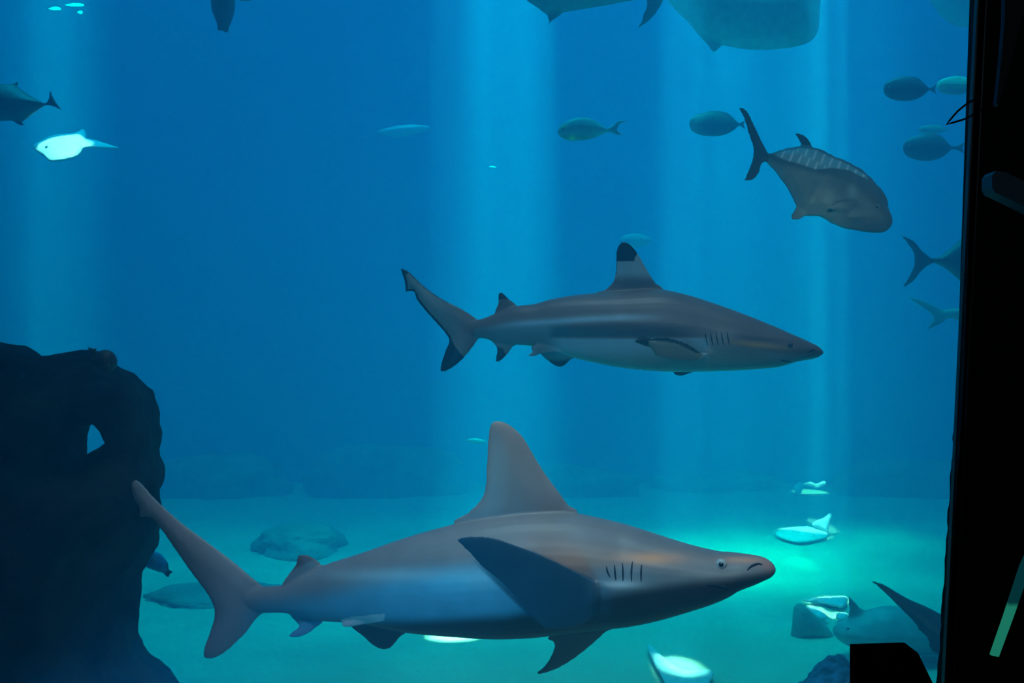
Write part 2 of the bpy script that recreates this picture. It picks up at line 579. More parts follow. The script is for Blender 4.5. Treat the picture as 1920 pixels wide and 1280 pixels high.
def eye(body, root, px, py, r, ring=eye_white, pupil=eye_black):
    q, _ = first_hit(body, px, py)
    if q is None: return
    view = (Vector((0, 0, CAM_Z)) - q).normalized()
    e = sphere('eye', q - view * r * 0.25, r, ring)
    adopt(e, root)
    p = sphere('pupil', q - view * r * 0.25 + view * r * 0.62, r * 0.50, pupil)
    p.data.transform(Matrix.Translation(-root.location))
    p.parent = e

# --- the large shark in front
D1 = 2.80
dep1 = lambda x: D1 + 0.16 * max(0.0, (900.0 - x) / 650.0) ** 2 - 0.10 * max(0.0, (x - 1150) / 300.0)
body1 = loft([(440, 1104, 1128, .012), (470, 1098, 1143, .024), (492, 1099, 1148, .030), (530, 1096, 1148, .036), (567, 1077, 1154, .045), (605, 1060, 1163, .055),
              (680, 1036, 1168, .078), (755, 1010, 1183, .105), (848, 984, 1191, .135), (926, 968, 1195, .150), (1000, 960, 1192, .158),
              (1060, 960, 1184, .160), (1121, 971, 1177, .158), (1175, 984, 1171, .152), (1232, 1002, 1159, .142), (1289, 1020, 1142, .128),
              (1328, 1030, 1129, .118), (1358, 1036, 1116, .106), (1374, 1037, 1106, .098), (1404, 1040, 1095, .082), (1425, 1043, 1087, .066),
              (1440, 1048, 1081, .050), (1450, 1057, 1073, .026), (1453, 1064, 1069, .008)], dep1, nseg=40)
tail1 = slab([(520, 1122), (492, 1098), (470, 1080), (432, 1048), (380, 1009), (335, 975), (290, 934), (267, 908), (253, 899), (246, 909), (252, 937),
              (262, 952), (259, 971, 1), (275, 969), (287, 974), (292, 980), (309, 1001), (335, 1039), (361, 1076), (387, 1110), (400, 1136),
              (402, 1155), (395, 1181), (384, 1211), (382, 1230), (395, 1235), (417, 1226), (440, 1207), (462, 1185), (478, 1163), (495, 1147)],
             lambda x, y: dep1(x) , 0.019, edge=26, step=9)
fin1 = [
    slab([(850, 980), (876, 962), (901, 937), (910, 912), (912, 880), (915, 826), (919, 798), (928, 789), (945, 791), (964, 802), (983, 822),
          (1002, 855), (1025, 891), (1048, 922), (1067, 947), (1084, 960), (1060, 1015), (900, 1010)], dep1(960), 0.016, edge=45, step=10),
    slab([(529, 1098), (541, 1076), (554, 1059), (558, 1044), (566, 1039), (579, 1041), (594, 1050), (602, 1058), (600, 1085), (560, 1100)], dep1(570), 0.008, edge=16, step=6),
    slab([(857, 1012), (875, 1006), (899, 1005), (927, 1008), (955, 1017), (1004, 1035), (1051, 1055), (1092, 1077), (1128, 1095), (1151, 1104), (1166, 1106),
          (1160, 1120), (1128, 1148), (1085, 1172), (1030, 1181), (1015, 1172), (999, 1154), (981, 1133), (963, 1115), (937, 1089), (906, 1064), (880, 1036)],
         lambda x, y: 2.66 + 0.0016 * max(0, x - 1110) - 0.27 * min(1.25, max(0.0, ((1150 - x) * 0.92 + (1130 - y) * 0.38) / 315.0)), 0.012, edge=30, step=9),
    slab([(1044, 1183), (1031, 1190), (1027, 1198), (1037, 1203), (1038, 1216), (1030, 1235), (1018, 1251), (1006, 1260), (1012, 1263), (1044, 1253), (1079, 1232),
          (1113, 1205), (1136, 1184), (1152, 1173), (1130, 1140), (1060, 1150)], lambda x, y: 2.86 + 0.0022 * max(0, y - 1170), 0.010, edge=22, step=8),
    slab([(650, 1159), (643, 1163), (643, 1175), (665, 1174), (695, 1166), (717, 1160), (722, 1149), (699, 1143), (672, 1150)], lambda x, y: 2.76 + 0.0004 * (720 - x), 0.008, edge=10, step=5),
    slab([(658, 1172), (680, 1192), (699, 1209), (717, 1217), (733, 1213), (751, 1193), (763, 1182), (745, 1155), (680, 1150)], lambda x, y: 2.88 + 0.001 * max(0, y - 1165), 0.008, edge=16, step=6),
    slab([(541, 1148), (560, 1172), (549, 1183), (541, 1192), (556, 1195), (575, 1189), (592, 1177), (607, 1163), (595, 1142), (560, 1138)], dep1(575), 0.008, edge=14, step=5),
]
def pat1(px, py, co, nr):
    n = len(px)
    c = np.tile(np.array((.23, .225, .235)), (n, 1))
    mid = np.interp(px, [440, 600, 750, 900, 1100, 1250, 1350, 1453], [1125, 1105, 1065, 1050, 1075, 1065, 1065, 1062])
    c = blend(c, (.13, .42, .60), smooth01(py - mid, -14, 40) * smooth01(1200 - px, 0, 120) * (px > 420))  # blue sheen of the flank put into the skin colour
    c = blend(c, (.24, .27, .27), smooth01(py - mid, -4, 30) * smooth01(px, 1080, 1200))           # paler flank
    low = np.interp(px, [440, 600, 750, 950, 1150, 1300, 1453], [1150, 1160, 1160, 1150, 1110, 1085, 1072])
    c = blend(c, (.045, .04, .035), smooth01(py - low, -8, 18) * (px > 500))  # white belly painted dark for the shade under the body
    # warm brown flush above and ahead of the gills, and along the snout; flank highlights painted in too
    for cx, cy_, rx, ry, w, col in ((1085, 1048, 75, 24, .7, (.55, .34, .24)), (1215, 1047, 62, 12, .95, (.85, .36, .17)), (1395, 1049, 48, 7, .9, (.80, .40, .26)),
                                    (1440, 1058, 14, 14, .7, (.55, .28, .22)), (1162, 1095, 38, 8, .85, (.95, .95, .95)), (740, 1078, 120, 12, .6, (.40, .60, .68)), (905, 1085, 50, 16, .5, (.35, .60, .68)), (1170, 1072, 45, 18, .45, (.32, .42, .48))):
        c = blend(c, col, w * np.exp(-((px - cx) / rx) ** 2 - ((py - cy_) / ry) ** 2))
    # fins
    dors = smooth01(964 - py, 0, 14) * band(px, 840, 1080, 6)
    c = blend(c, (.36, .29, .26), dors * (0.35 + 0.65 * smooth01(958 - py, 0, 70)))  # dorsal fin lightened upwards for the light falling on it
    pec = poly_dist(np.stack([px, py], 1), [(850, 1000), (905, 998), (1000, 1030), (1150, 1101), (1150, 1180), (1017, 1182), (850, 1020)])
    near = co[:, 1] < 2.655
    c = blend(c, (.035, .11, .17), (0.25 + 0.75 * smooth01(1155 - px, 0, 70)) * smooth01(pec, -1, 6) * smooth01(2.685 - co[:, 1], 0, 0.035))  # shade on the fin's underside put into its colour
    c = blend(c, (.46, .46, .50), smooth01(500 - px, 0, 70) * 0.9)
    c = blend(c, (.16, .45, .75), band(px, 535, 612, 3) * smooth01(py, 1163, 1168))
    c = blend(c, (.80, .72, .78), (poly_dist(np.stack([px, py], 1), [(640, 1160), (660, 1156), (722, 1150), (720, 1163), (640, 1178)]) > 0) * (co[:, 1] < 2.80) * 1.0)
    c = blend(c, (.05, .04, .04), band(px, 655, 765, 2) * smooth01(py, 1176, 1182))
    c = blend(c, (.09, .065, .05), band(px, 1000, 1150, 2) * smooth01(py, 1186, 1190))
    c = blend(c, (.17, .11, .10), band(px, 525, 600, 4) * smooth01(1066 - py + (px - 560) * -0.5, 0, 6))
    return c
s1 = empty('shark', P(960, 1090, D1), 'large grey-brown shark with a tall pale dorsal fin, nearest the window', 'shark', 'sharks')
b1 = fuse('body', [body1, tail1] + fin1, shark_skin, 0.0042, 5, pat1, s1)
bpy.context.view_layer.update()
eye(b1, s1, 1352, 1058, 0.0175)
skin_line('nostril', b1, s1, [(1401, 1069), (1408, 1062), (1421, 1057), (1430, 1059)], 0.0042, dark_slit)
skin_line('mouth', b1, s1, [(1326, 1096), (1345, 1098), (1358, 1100), (1367, 1105)], 0.0035, dark_slit)
for a in ([(1137, 1061), (1139, 1072), (1144, 1082)], [(1152, 1058), (1153, 1073), (1155, 1088)], [(1167, 1055), (1168, 1072), (1168, 1089)],
          [(1186, 1052), (1184, 1070), (1184, 1090)], [(1203, 1058), (1202, 1073), (1202, 1090)]):
    skin_line('gill_slit', b1, s1, a, 0.0028, dark_slit)

# --- the blacktip behind and above it
D2 = 3.35
dep2 = lambda x: D2 + 0.10 * max(0.0, (1050.0 - x) / 300.0) ** 2 - 0.05 * max(0, (x - 1300) / 240)
body2 = loft([(872, 606, 628, .010), (888, 601, 633, .018), (905, 597, 634, .024), (932, 586, 641, .034), (966, 574, 646, .044), (1000, 570, 649, .054), (1032, 561, 655, .066),
              (1077, 553, 671, .088), (1120, 549, 681, .104), (1170, 545, 690, .120), (1235, 542, 696, .130), (1290, 553, 697, .132), (1340, 569, 696, .128),
              (1390, 587, 694, .118), (1430, 603, 691, .106), (1459, 615, 688, .094), (1479, 624, 682, .084), (1498, 632, 677, .070), (1517, 641, 674, .052),
              (1532, 648, 670, .034), (1543, 658, 663, .010)], dep2, nseg=36)
tail2_out = [(915, 616), (895, 599), (880, 588), (860, 576), (832, 562), (802, 542), (780, 522), (765, 508), (750, 502, 1), (758, 525), (761, 547, 1), (776, 547),
             (782, 562), (800, 585), (820, 607), (837, 627), (842, 640), (835, 658), (828, 680), (825, 696, 1), (837, 695), (855, 684), (870, 670), (885, 652), (897, 635)]
dors2 = [(1120, 549), (1134, 543), (1149, 529), (1154, 512), (1155, 495), (1156, 471), (1162, 457), (1170, 453), (1181, 458), (1193, 471), (1205, 491), (1217, 512),
         (1229, 530), (1242, 543), (1215, 585), (1150, 580)]
fins2 = [
    slab(tail2_out, lambda x, y: dep2(x), 0.014, edge=18, step=6, min_th=0.003),
    slab(dors2, D2, 0.012, edge=26, step=7),
    slab([(928, 586), (934, 568), (934, 555), (937, 547), (945, 551), (955, 561), (968, 573), (960, 595), (935, 597)], dep2(945), 0.006, edge=10, step=5),
    slab([(920, 638), (930, 650), (931, 662), (929, 677), (937, 677), (950, 666), (960, 652), (968, 644), (960, 630), (925, 628)], dep2(940), 0.006, edge=10, step=5),
    slab([(1013, 662), (1027, 676), (1040, 685), (1049, 688), (1060, 684), (1070, 674), (1080, 668), (1060, 645), (1020, 645)], lambda x, y: D2 + 0.05 + 0.001 * max(0, y - 660), 0.006, edge=12, step=5),
    slab([(996, 649), (998, 659), (989, 667), (1000, 668), (1015, 663), (1035, 660), (1055, 660), (1062, 650), (1020, 642)], lambda x, y: D2 - 0.03, 0.006, edge=8, step=4),
    slab([(1195, 641), (1200, 633), (1210, 633), (1222, 638), (1246, 636), (1270, 640), (1290, 648), (1306, 659), (1328, 662), (1310, 676), (1265, 675), (1235, 668), (1222, 652), (1210, 643)],
         lambda x, y: 3.215 - 0.13 * min(1.1, max(0, (1320 - x) / 125.0)), 0.006, edge=10, step=5),
    slab([(1262, 694), (1265, 702), (1277, 705), (1290, 701), (1302, 695), (1295, 680), (1266, 680)], D2 + 0.08, 0.006, edge=8, step=4),
]
def pat2(px, py, co, nr):
    n = len(px); q = np.stack([px, py], 1)
    c = np.tile(np.array((.22, .195, .19)), (n, 1))
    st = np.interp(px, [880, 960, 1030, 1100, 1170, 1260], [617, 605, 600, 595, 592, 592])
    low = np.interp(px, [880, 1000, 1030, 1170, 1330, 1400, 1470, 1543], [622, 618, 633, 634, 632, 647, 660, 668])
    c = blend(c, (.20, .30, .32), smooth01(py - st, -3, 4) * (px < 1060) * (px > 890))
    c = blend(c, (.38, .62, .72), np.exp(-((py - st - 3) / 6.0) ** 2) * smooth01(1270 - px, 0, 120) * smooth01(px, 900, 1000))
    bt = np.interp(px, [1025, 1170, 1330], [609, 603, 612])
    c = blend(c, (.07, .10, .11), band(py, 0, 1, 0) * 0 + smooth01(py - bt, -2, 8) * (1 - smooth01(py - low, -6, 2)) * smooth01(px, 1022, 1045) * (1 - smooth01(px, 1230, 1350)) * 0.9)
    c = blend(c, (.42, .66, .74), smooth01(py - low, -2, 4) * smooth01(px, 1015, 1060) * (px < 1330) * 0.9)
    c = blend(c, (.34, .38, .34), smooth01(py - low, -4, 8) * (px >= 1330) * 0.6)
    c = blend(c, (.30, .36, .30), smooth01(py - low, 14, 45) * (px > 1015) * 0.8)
    # head: dusky stripe, then an ochre line ahead of the gills
    c = blend(c, (.75, .42, .14), .9 * np.exp(-((px - 1415) / 55) ** 2 - ((py - 646 - (px - 1415) * .12) / 5) ** 2))
    c = blend(c, (.10, .09, .08), .7 * np.exp(-((px - 1425) / 60) ** 2 - ((py - 635 - (px - 1425) * .10) / 4) ** 2))
    c = blend(c, (.5, .46, .42), .6 * np.exp(-((px - 1350) / 32) ** 2 - ((py - 634) / 16) ** 2))
    c = blend(c, (.65, .6, .55), .9 * np.exp(-((px - 1331) / 7) ** 2 - ((py - 657) / 6) ** 2))
    # dorsal fin: black tip over a pale band
    d = poly_dist(q, catmull(dors2, 4))
    dor = band(px, 1118, 1245, 2) * (py < 545)
    c = blend(c, (.62, .72, .72), dor * (1 - smooth01(py, 508, 530)))
    c = blend(c, (.012, .014, .03), dor * ((py < 489 - .25 * (px - 1175) * 0) & ~((px > 1190) & (py > 476 + (1194 - px) * 2.0))) * 1.0)
    c = blend(c, (.03, .04, .05), dor * (d < 1.6) * (px < 1162) * (py < 514))
    # tail: pale with a fine black rim behind, black lower tip
    tq = poly_dist(q, catmull(tail2_out, 4)); tl = px < 885
    c = blend(c, (.26, .33, .33), tl * smooth01(885 - px, 0, 45))
    c = blend(c, (.40, .52, .50), smooth01(850 - px, 0, 60))
    line = np.interp(px, [755, 780, 805, 840, 850], [500, 548, 580, 622, 640])
    c = blend(c, (.015, .02, .03), tl * (tq < 4.6) * (py > line) * (px < 850))
    c = blend(c, (.04, .05, .06), tl * (tq < 2.4) * (px < 840))
    c = blend(c, (.015, .02, .03), (px < 764) * (py < 514) + (px < 764) * (tq < 5) * 1.0)
    c = blend(c, (.012, .016, .03), (poly_dist(q, [(845, 632), (855, 652), (870, 669), (860, 690), (815, 705), (820, 660)]) > 0) * 1.0)
    c = blend(c, (.02, .025, .04), (py < 560) * band(px, 930, 960, 1) + (poly_dist(q, [(926, 650), (942, 652), (948, 664), (940, 682), (920, 682)]) > 0))
    c = blend(c, (.03, .04, .05), band(px, 1012, 1075, 1) * smooth01(py - (672 + abs(px - 1047) * -.1), 0, 8) * (co[:, 1] > D2 + .03))
    pec = (co[:, 1] < D2 - 0.10) * (poly_dist(q, [(1190, 641), (1200, 630), (1222, 635), (1246, 633), (1270, 638), (1290, 646), (1308, 658), (1318, 664), (1305, 677), (1265, 678), (1232, 668), (1220, 652)]) > 0)
    c = blend(c, (.20, .26, .20), pec * 1.0)
    c = blend(c, (.03, .05, .05), pec * ((py - np.interp(px, [1195, 1210, 1246, 1270, 1306], [640, 636, 638.5, 642.5, 661])) < 1.6) * 1.0 + pec * (px < 1216))
    c = blend(c, (.04, .05, .06), band(px, 1258, 1304, 1) * (py > 697.5) * 1.0)
    return c
s2 = empty('shark', P(1200, 620, D2), 'slimmer shark with a black-tipped dorsal fin and tail, swimming above the large one', 'shark', 'sharks')
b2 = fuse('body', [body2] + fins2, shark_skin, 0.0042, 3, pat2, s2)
bpy.context.view_layer.update()
eye(b2, s2, 1481, 647, 0.011, ring=plain('eye_dark_ring', (.10, .13, .14), rough=.2, spec=.7))
skin_line('mouth', b2, s2, [(1462, 674), (1474, 677), (1484, 678)], 0.003, dark_slit)
skin_line('nostril', b2, s2, [(1515, 660), (1521, 657), (1528, 656)], 0.0035, dark_slit)
for x in (1323, 1333, 1343, 1353, 1364):
    skin_line('gill_slit', b2, s2, [(x - 1, 622), (x + 1, 634), (x + 4, 648)], 0.0022, dark_slit)

# ------------------------------------------------------------------ the other fish
fish_skin = skin_mat('fish_skin', rough=0.45, spec=0.5, mottle=0.18, scale=16)

def fish(name, label, outlines, d, color, cat='fish', group='fish in the open water', eye_at=None, eye_r=0.008, voxel=0.007, pattern=None, depth=None):
    """outlines: list of (outline, greatest half thickness m, rim px). One continuous body with its fins."""
    xs = [p[0] for o in outlines[:1] for p in o[0]]; ys = [p[1] for o in outlines[:1] for p in o[0]]
    root = empty(name, P(sum(xs) / len(xs), sum(ys) / len(ys), d), label, cat, group)
    span = max(max(xs) - min(xs), max(ys) - min(ys))
    pcs = [slab(o[0], (depth or d) if len(o) < 4 else o[3], o[1], edge=o[2], step=max(3.0, span / 28), per=5, min_th=voxel * 0.55) for o in outlines]
    def pat(px, py, co, nr):
        c = np.tile(np.array(color, float), (len(px), 1))
        return pattern(px, py, co, nr, c) if pattern else c
    b = fuse('body', pcs, fish_skin, voxel, 3, pat, root)
    if eye_at:
        bpy.context.view_layer.update()
        eye(b, root, eye_at[0], eye_at[1], eye_r, ring=silver_eye)
    return root, b
silver_eye = plain('fish_eye', (0.35, 0.38, 0.35), rough=0.3, spec=0.6)

# the big trevally, upper right
def pat_trev(px, py, co, nr, c):
    q = np.stack([px, py], 1)
    c = blend(c, (.36, .36, .28), smooth01(py - np.interp(px, [1440, 1530, 1600, 1672], [292, 318, 330, 370]), 0, 16) * (px > 1440))
    c = blend(c, (.16, .17, .15), smooth01(px - 1560 - (py - 360) * .3, -10, 30))
    c = blend(c, (.05, .07, .07), .8 * np.exp(-((px - 1606) / 15) ** 2 - ((py - 388) / 11) ** 2))
    c = blend(c, (.08, .10, .10), .6 * np.exp(-((px - 1560) / 40) ** 2 - ((py - 345) / 22) ** 2))
    c = blend(c, (.42, .48, .44), .6 * np.exp(-((px - 1598) / 9) ** 2 - ((py - 358) / 16) ** 2))
    # shine of the upper flank and scattered glints painted into its colour
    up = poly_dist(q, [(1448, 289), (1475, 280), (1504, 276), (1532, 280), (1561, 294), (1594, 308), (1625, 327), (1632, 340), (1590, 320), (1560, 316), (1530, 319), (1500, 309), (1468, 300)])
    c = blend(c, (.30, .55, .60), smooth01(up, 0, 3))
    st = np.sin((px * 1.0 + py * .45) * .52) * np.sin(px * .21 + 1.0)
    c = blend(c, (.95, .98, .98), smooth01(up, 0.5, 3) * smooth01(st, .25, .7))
    c = blend(c, (.08, .09, .08), (px < 1440) * 1.0)
    c = blend(c, (.05, .08, .09), (py < 272) * (px > 1440) * 1.0)
    return c
trev_body = [(1430, 288), (1446, 288), (1475, 281), (1504, 276), (1532, 280), (1561, 294), (1594, 308), (1622, 326), (1647, 352), (1663, 374), (1666, 392), (1673, 410), (1671, 424), (1658, 434),
             (1626, 433), (1590, 428), (1561, 417), (1540, 405), (1511, 403), (1495, 388), (1479, 356), (1457, 324), (1437, 301)]
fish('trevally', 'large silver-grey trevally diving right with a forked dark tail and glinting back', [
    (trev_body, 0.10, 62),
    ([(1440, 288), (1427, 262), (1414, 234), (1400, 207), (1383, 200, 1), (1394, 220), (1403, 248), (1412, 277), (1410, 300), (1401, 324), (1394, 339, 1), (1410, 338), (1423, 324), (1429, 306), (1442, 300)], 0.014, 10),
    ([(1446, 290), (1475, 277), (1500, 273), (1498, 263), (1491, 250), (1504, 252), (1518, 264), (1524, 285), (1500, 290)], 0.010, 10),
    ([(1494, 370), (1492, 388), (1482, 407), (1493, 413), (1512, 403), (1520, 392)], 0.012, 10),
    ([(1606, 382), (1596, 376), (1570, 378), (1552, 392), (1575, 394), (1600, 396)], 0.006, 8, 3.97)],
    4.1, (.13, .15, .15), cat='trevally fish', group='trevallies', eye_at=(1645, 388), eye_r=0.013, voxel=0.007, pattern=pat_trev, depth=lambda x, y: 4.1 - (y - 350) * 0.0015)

fish('trevally', 'hazy trevally half hidden by the black window frame, its forked tail showing', [
    ([(1742, 485), (1762, 480), (1785, 462), (1815, 440), (1860, 440), (1900, 470), (1905, 500), (1870, 530), (1830, 545), (1800, 526), (1775, 505), (1752, 493)], 0.10, 45),
    ([(1748, 485), (1730, 470), (1712, 450), (1683, 437, 1), (1700, 455), (1713, 477), (1712, 500), (1702, 522), (1688, 543, 1), (1712, 528), (1730, 506), (1748, 494)], 0.014, 10)],
    6.0, (.06, .09, .10), cat='trevally fish', group='trevallies', voxel=0.012)
fish('fish', 'faint greenish fish tail by the black frame, under the hidden trevally', [
    ([(1765, 583), (1790, 578), (1830, 580), (1860, 600), (1830, 615), (1790, 598), (1768, 596)], 0.05, 20),
    ([(1772, 584), (1750, 572), (1722, 560), (1698, 556, 1), (1722, 572), (1745, 588), (1748, 600), (1735, 620, 1), (1762, 608), (1776, 597)], 0.012, 8)],
    7.6, (.22, .30, .20), voxel=0.012)
fish('trevally', 'hazy dark trevally cut by the left edge of the picture, facing left', [
    ([(-60, 180), (-20, 160), (10, 158), (30, 162), (55, 178), (80, 191), (94, 192), (94, 197), (78, 201), (60, 212), (42, 226), (20, 226), (-20, 226), (-60, 210)], 0.13, 30),
    ([(88, 194), (92, 180), (94, 163, 1), (99, 178), (106, 192), (124, 214, 1), (104, 202), (90, 198)], 0.012, 6),
    ([(15, 165), (20, 158), (36, 153), (34, 162), (40, 172)], 0.010, 6),
    ([(48, 216), (42, 228), (48, 237), (34, 234), (24, 224), (36, 212)], 0.010, 6)],
    6.4, (.07, .12, .11), cat='trevally fish', group='trevallies', voxel=0.012)
fish('fish', 'brightly sunlit white fish in the light shaft at the left', [
    ([(62, 277), (78, 265), (100, 255), (125, 252), (142, 250), (158, 243), (162, 258), (158, 272), (148, 290), (128, 298), (95, 302), (82, 292)], 0.06, 24),
    ([(150, 262), (175, 262), (195, 268), (225, 278), (196, 278), (172, 276), (152, 276)], 0.018, 7)],
    7.2, (.92, .95, .92), voxel=0.012, eye_at=(88, 276), eye_r=0.014, depth=lambda x, y: 7.15 + (302 - y) * 0.009)
fish('surgeonfish', 'pale fish with a yellow fin and thin tail, above the black-tipped shark', [
    ([(1045, 246), (1052, 234), (1070, 224), (1092, 220), (1112, 224), (1130, 236), (1142, 242), (1142, 246), (1125, 254), (1105, 261), (1080, 264), (1062, 262), (1048, 254)], 0.07, 20),
    ([(1136, 242), (1152, 233), (1160, 226), (1184, 224, 1), (1164, 232), (1158, 243), (1166, 251), (1186, 254, 1), (1160, 254), (1148, 250), (1136, 247)], 0.012, 6)],
    6.6, (.45, .58, .50), voxel=0.010, eye_at=(1056, 241), eye_r=0.010,
    pattern=lambda px, py, co, nr, c: blend(blend(blend(c, (.18, .32, .20), smooth01(py - 250, 0, 8) * (px < 1135)), (.85, .90, .15), np.exp(-((px - 1073) / 6) ** 2 - ((py - 259) / 6) ** 2)),
                                            (.60, .70, .25), .8 * np.exp(-((px - 1055) / 12) ** 2 - ((py - 238) / 3) ** 2)))
def oval(label, cx, cy, rx, ry, d, color, face=-1, tail=14, tilt=0.0, pattern=None, **kw):
    pts = []
    for k in range(14):
        a = 2 * math.pi * k / 14
        x = math.cos(a) * rx; y = math.sin(a) * ry * (1 - 0.25 * (-face * math.cos(a)) ** 3 * 1.0)
        pts.append((cx + x * math.cos(tilt) - y * math.sin(tilt), cy + x * math.sin(tilt) + y * math.cos(tilt)))
    def tr(x, y): return (cx + x * math.cos(tilt) - y * math.sin(tilt), cy + x * math.sin(tilt) + y * math.cos(tilt))
    s = -face
    tl = [tr(s * rx * .88, -ry * .16), tr(s * (rx + tail * .35), -ry * .18), tr(s * (rx + tail), -ry * .45), tr(s * (rx + tail * .85), 0), tr(s * (rx + tail), ry * .45), tr(s * (rx + tail * .35), ry * .18), tr(s * rx * .88, ry * .16)]
    dors = [tr(-s * rx * .5, -ry * .80), tr(-s * rx * .1, -ry * 1.12), tr(s * rx * .5, -ry * 1.0), tr(s * rx * .75, -ry * .5), tr(0, -ry * .5)]
    return fish('surgeonfish', label, [(pts, ry / F * d * 0.55, ry * .9), (tl, 0.010, 5), (dors, 0.010, 5)], d, color, voxel=0.011,
                eye_at=tr(-s * rx * .72, -ry * .15), eye_r=0.009, pattern=pattern, group='oval fish in the upper right', **kw)
oval('dim oval dark fish just left of the big trevally tail', 1338, 233, 46, 23, 7.2, (.05, .08, .07))
oval('dark blue oval fish with a pale yellowish fish at its tail, upper right', 1698, 167, 42, 23, 6.6, (.03, .05, .06), tail=16)
oval('pale yellowish fish against the black frame, right behind a dark oval fish', 1792, 161, 36, 17, 7.2, (.60, .75, .42), tail=12,
     pattern=lambda px, py, co, nr, c: blend(c, (.2, .35, .28), smooth01(py - 162, 0, 8)))
oval('dim oval fish beside the black frame, under the wire loop', 1738, 277, 45, 25, 6.9, (.04, .07, .07), tail=26)
oval('small pale greenish fish glimpsed just above the lower oval fish near the frame', 1748, 243, 26, 9, 8.2, (.22, .34, .22), tail=8)
fish('fish', 'dark fish swimming straight up at the top edge, left of the middle', [
    ([(396, -30), (420, -42), (438, -20), (441, 12), (436, 35), (428, 50), (412, 52), (404, 38), (396, 14)], 0.07, 20),
    ([(410, 40), (430, 40), (427, 62), (416, 58), (407, 56)], 0.012, 6)],
    6.4, (.04, .07, .08), voxel=0.011)
fish('fish', 'tiny belly of a fish at the top edge beside the upright dark fish', [
    ([(440, -20), (470, -24), (486, -8), (468, 2), (446, 0)], 0.04, 12)], 6.8, (.14, .2, .15), voxel=0.012)
# big pale bellies along the top edge
fish('large_fish', 'large grey-green fish cut by the top edge, its belly fin pointing down', [
    ([(960, -40), (985, -2), (1008, 14), (1026, 26), (1060, 22), (1110, 14), (1165, 4), (1215, -10), (1240, -60), (1100, -110), (980, -90)], 0.22, 55),
    ([(1012, 8), (1024, 24), (1027, 50, 1), (1036, 40), (1062, 16), (1030, 4)], 0.016, 7),
    ([(1200, -20), (1213, 5), (1205, 30), (1194, 56, 1), (1216, 40), (1236, 16), (1244, -12)], 0.016, 8),
    ([(955, -40), (945, 0), (934, 22, 1), (941, 2), (948, -30)], 0.012, 5)],
    6.6, (.20, .30, .26), cat='fish', group='large fish at the top edge', voxel=0.016)
fish('large_fish', 'largest pale green fish cut by the top edge, square-ended, right of the middle', [
    ([(1246, -30), (1262, 12), (1290, 40), (1312, 66), (1340, 80), (1400, 92), (1460, 92), (1512, 82), (1532, 62), (1536, 25), (1530, -30), (1400, -70)], 0.26, 60),
    ([(1300, 50), (1322, 80), (1338, 98), (1352, 88), (1360, 70)], 0.014, 7)],
    7.4, (.42, .55, .42), cat='fish', group='large fish at the top edge', voxel=0.018)
fish('large_fish', 'hazy green fish slipping behind the top of the black frame', [
    ([(1735, -30), (1752, 10), (1772, 36), (1800, 50), (1850, 52), (1900, 20), (1880, -50)], 0.16, 40)],
    8.4, (.30, .42, .26), cat='fish', group='large fish at the top edge', voxel=0.02)
# faint pale fish far away; the first is a bright blur shaped as a fish
fish('fish', 'very faint pale blur far off in the haze, left of the wide light shaft', [
    ([(705, 248), (725, 240), (755, 234), (790, 234), (812, 240), (790, 248), (755, 256), (722, 254)], 0.10, 12)], 10.8, (.40, .50, .50), voxel=0.02)
fish('fish', 'tiny glinting fish in the left half of the wide light shaft', [
    ([(915, 314), (920, 311), (926, 311), (933, 314), (927, 317), (920, 317)], 0.012, 4)], 8.0, (.95, .97, .97), voxel=0.01)
fish('fish', 'faint pale fish just behind the black tip of the dorsal fin', [
    ([(1160, 452), (1172, 440), (1195, 437), (1215, 443), (1222, 452), (1205, 462), (1180, 464)], 0.06, 12)], 9.6, (.12, .22, .20), voxel=0.014)
fish('fish', 'faint slim fish in the haze left of the tall dorsal fin tip', [
    ([(872, 826), (885, 821), (900, 822), (914, 827), (900, 832), (885, 831)], 0.03, 6)], 9.2, (.14, .24, .22), voxel=0.013)
# glints on the water surface, built as pale fish-like slivers
for x0, x1, y, lab in ((122, 158, 10, 'brightest and longest of three surface glints at the top left corner'), (90, 115, 17, 'leftmost of three surface glints at the top left corner'), (144, 156, 24, 'shortest and lowest of three surface glints at the top left corner')):
    fish('surface_glint', lab, [([(x0, y), (x0 + (x1 - x0) * .3, y - 2.6), (x0 + (x1 - x0) * .8, y - 2.8), (x1, y - 1), (x1 - 1, y + 1.5), (x0 + (x1 - x0) * .5, y + 2.6)], 0.02, 3)],
         8.3, (.97, .98, .97), group='glints near the surface', voxel=0.009, depth=lambda x, y: 8.3 + (30 - y) * 0.02)
# fish by the pierced rock
fish('damselfish', 'small round dark fish with an upturned tail on top of the pierced rock', [
    ([(178, 668), (184, 660), (196, 655), (210, 659), (218, 670), (219, 684), (212, 695), (200, 699), (186, 690), (176, 682), (170, 676)], 0.035, 14),
    ([(186, 668), (181, 656), (184, 649), (177, 653), (164, 650), (168, 658), (172, 664), (176, 674)], 0.008, 5)],
    3.16, (.09, .09, .08), group=None, eye_at=(204, 684), eye_r=0.004, voxel=0.004)
fish('blue_fish', 'small bright blue fish coming out from behind the pierced rock', [
    ([(270, 1050), (280, 1033), (298, 1036), (309, 1047), (315, 1057), (315, 1067), (304, 1073), (290, 1069), (274, 1062)], 0.04, 14),
    ([(306, 1058), (316, 1067), (326, 1072), (319, 1076), (316, 1083), (308, 1077), (302, 1068)], 0.008, 5)],
    4.3, (.16, .42, .75), group=None, voxel=0.006, pattern=lambda px, py, co, nr, c: blend(blend(c, (.05, .08, .12), smooth01(px - 309, 0, 6)), (.5, .7, .8), .7 * np.exp(-((px - 290) / 8) ** 2 - ((py - 1048) / 8) ** 2)))

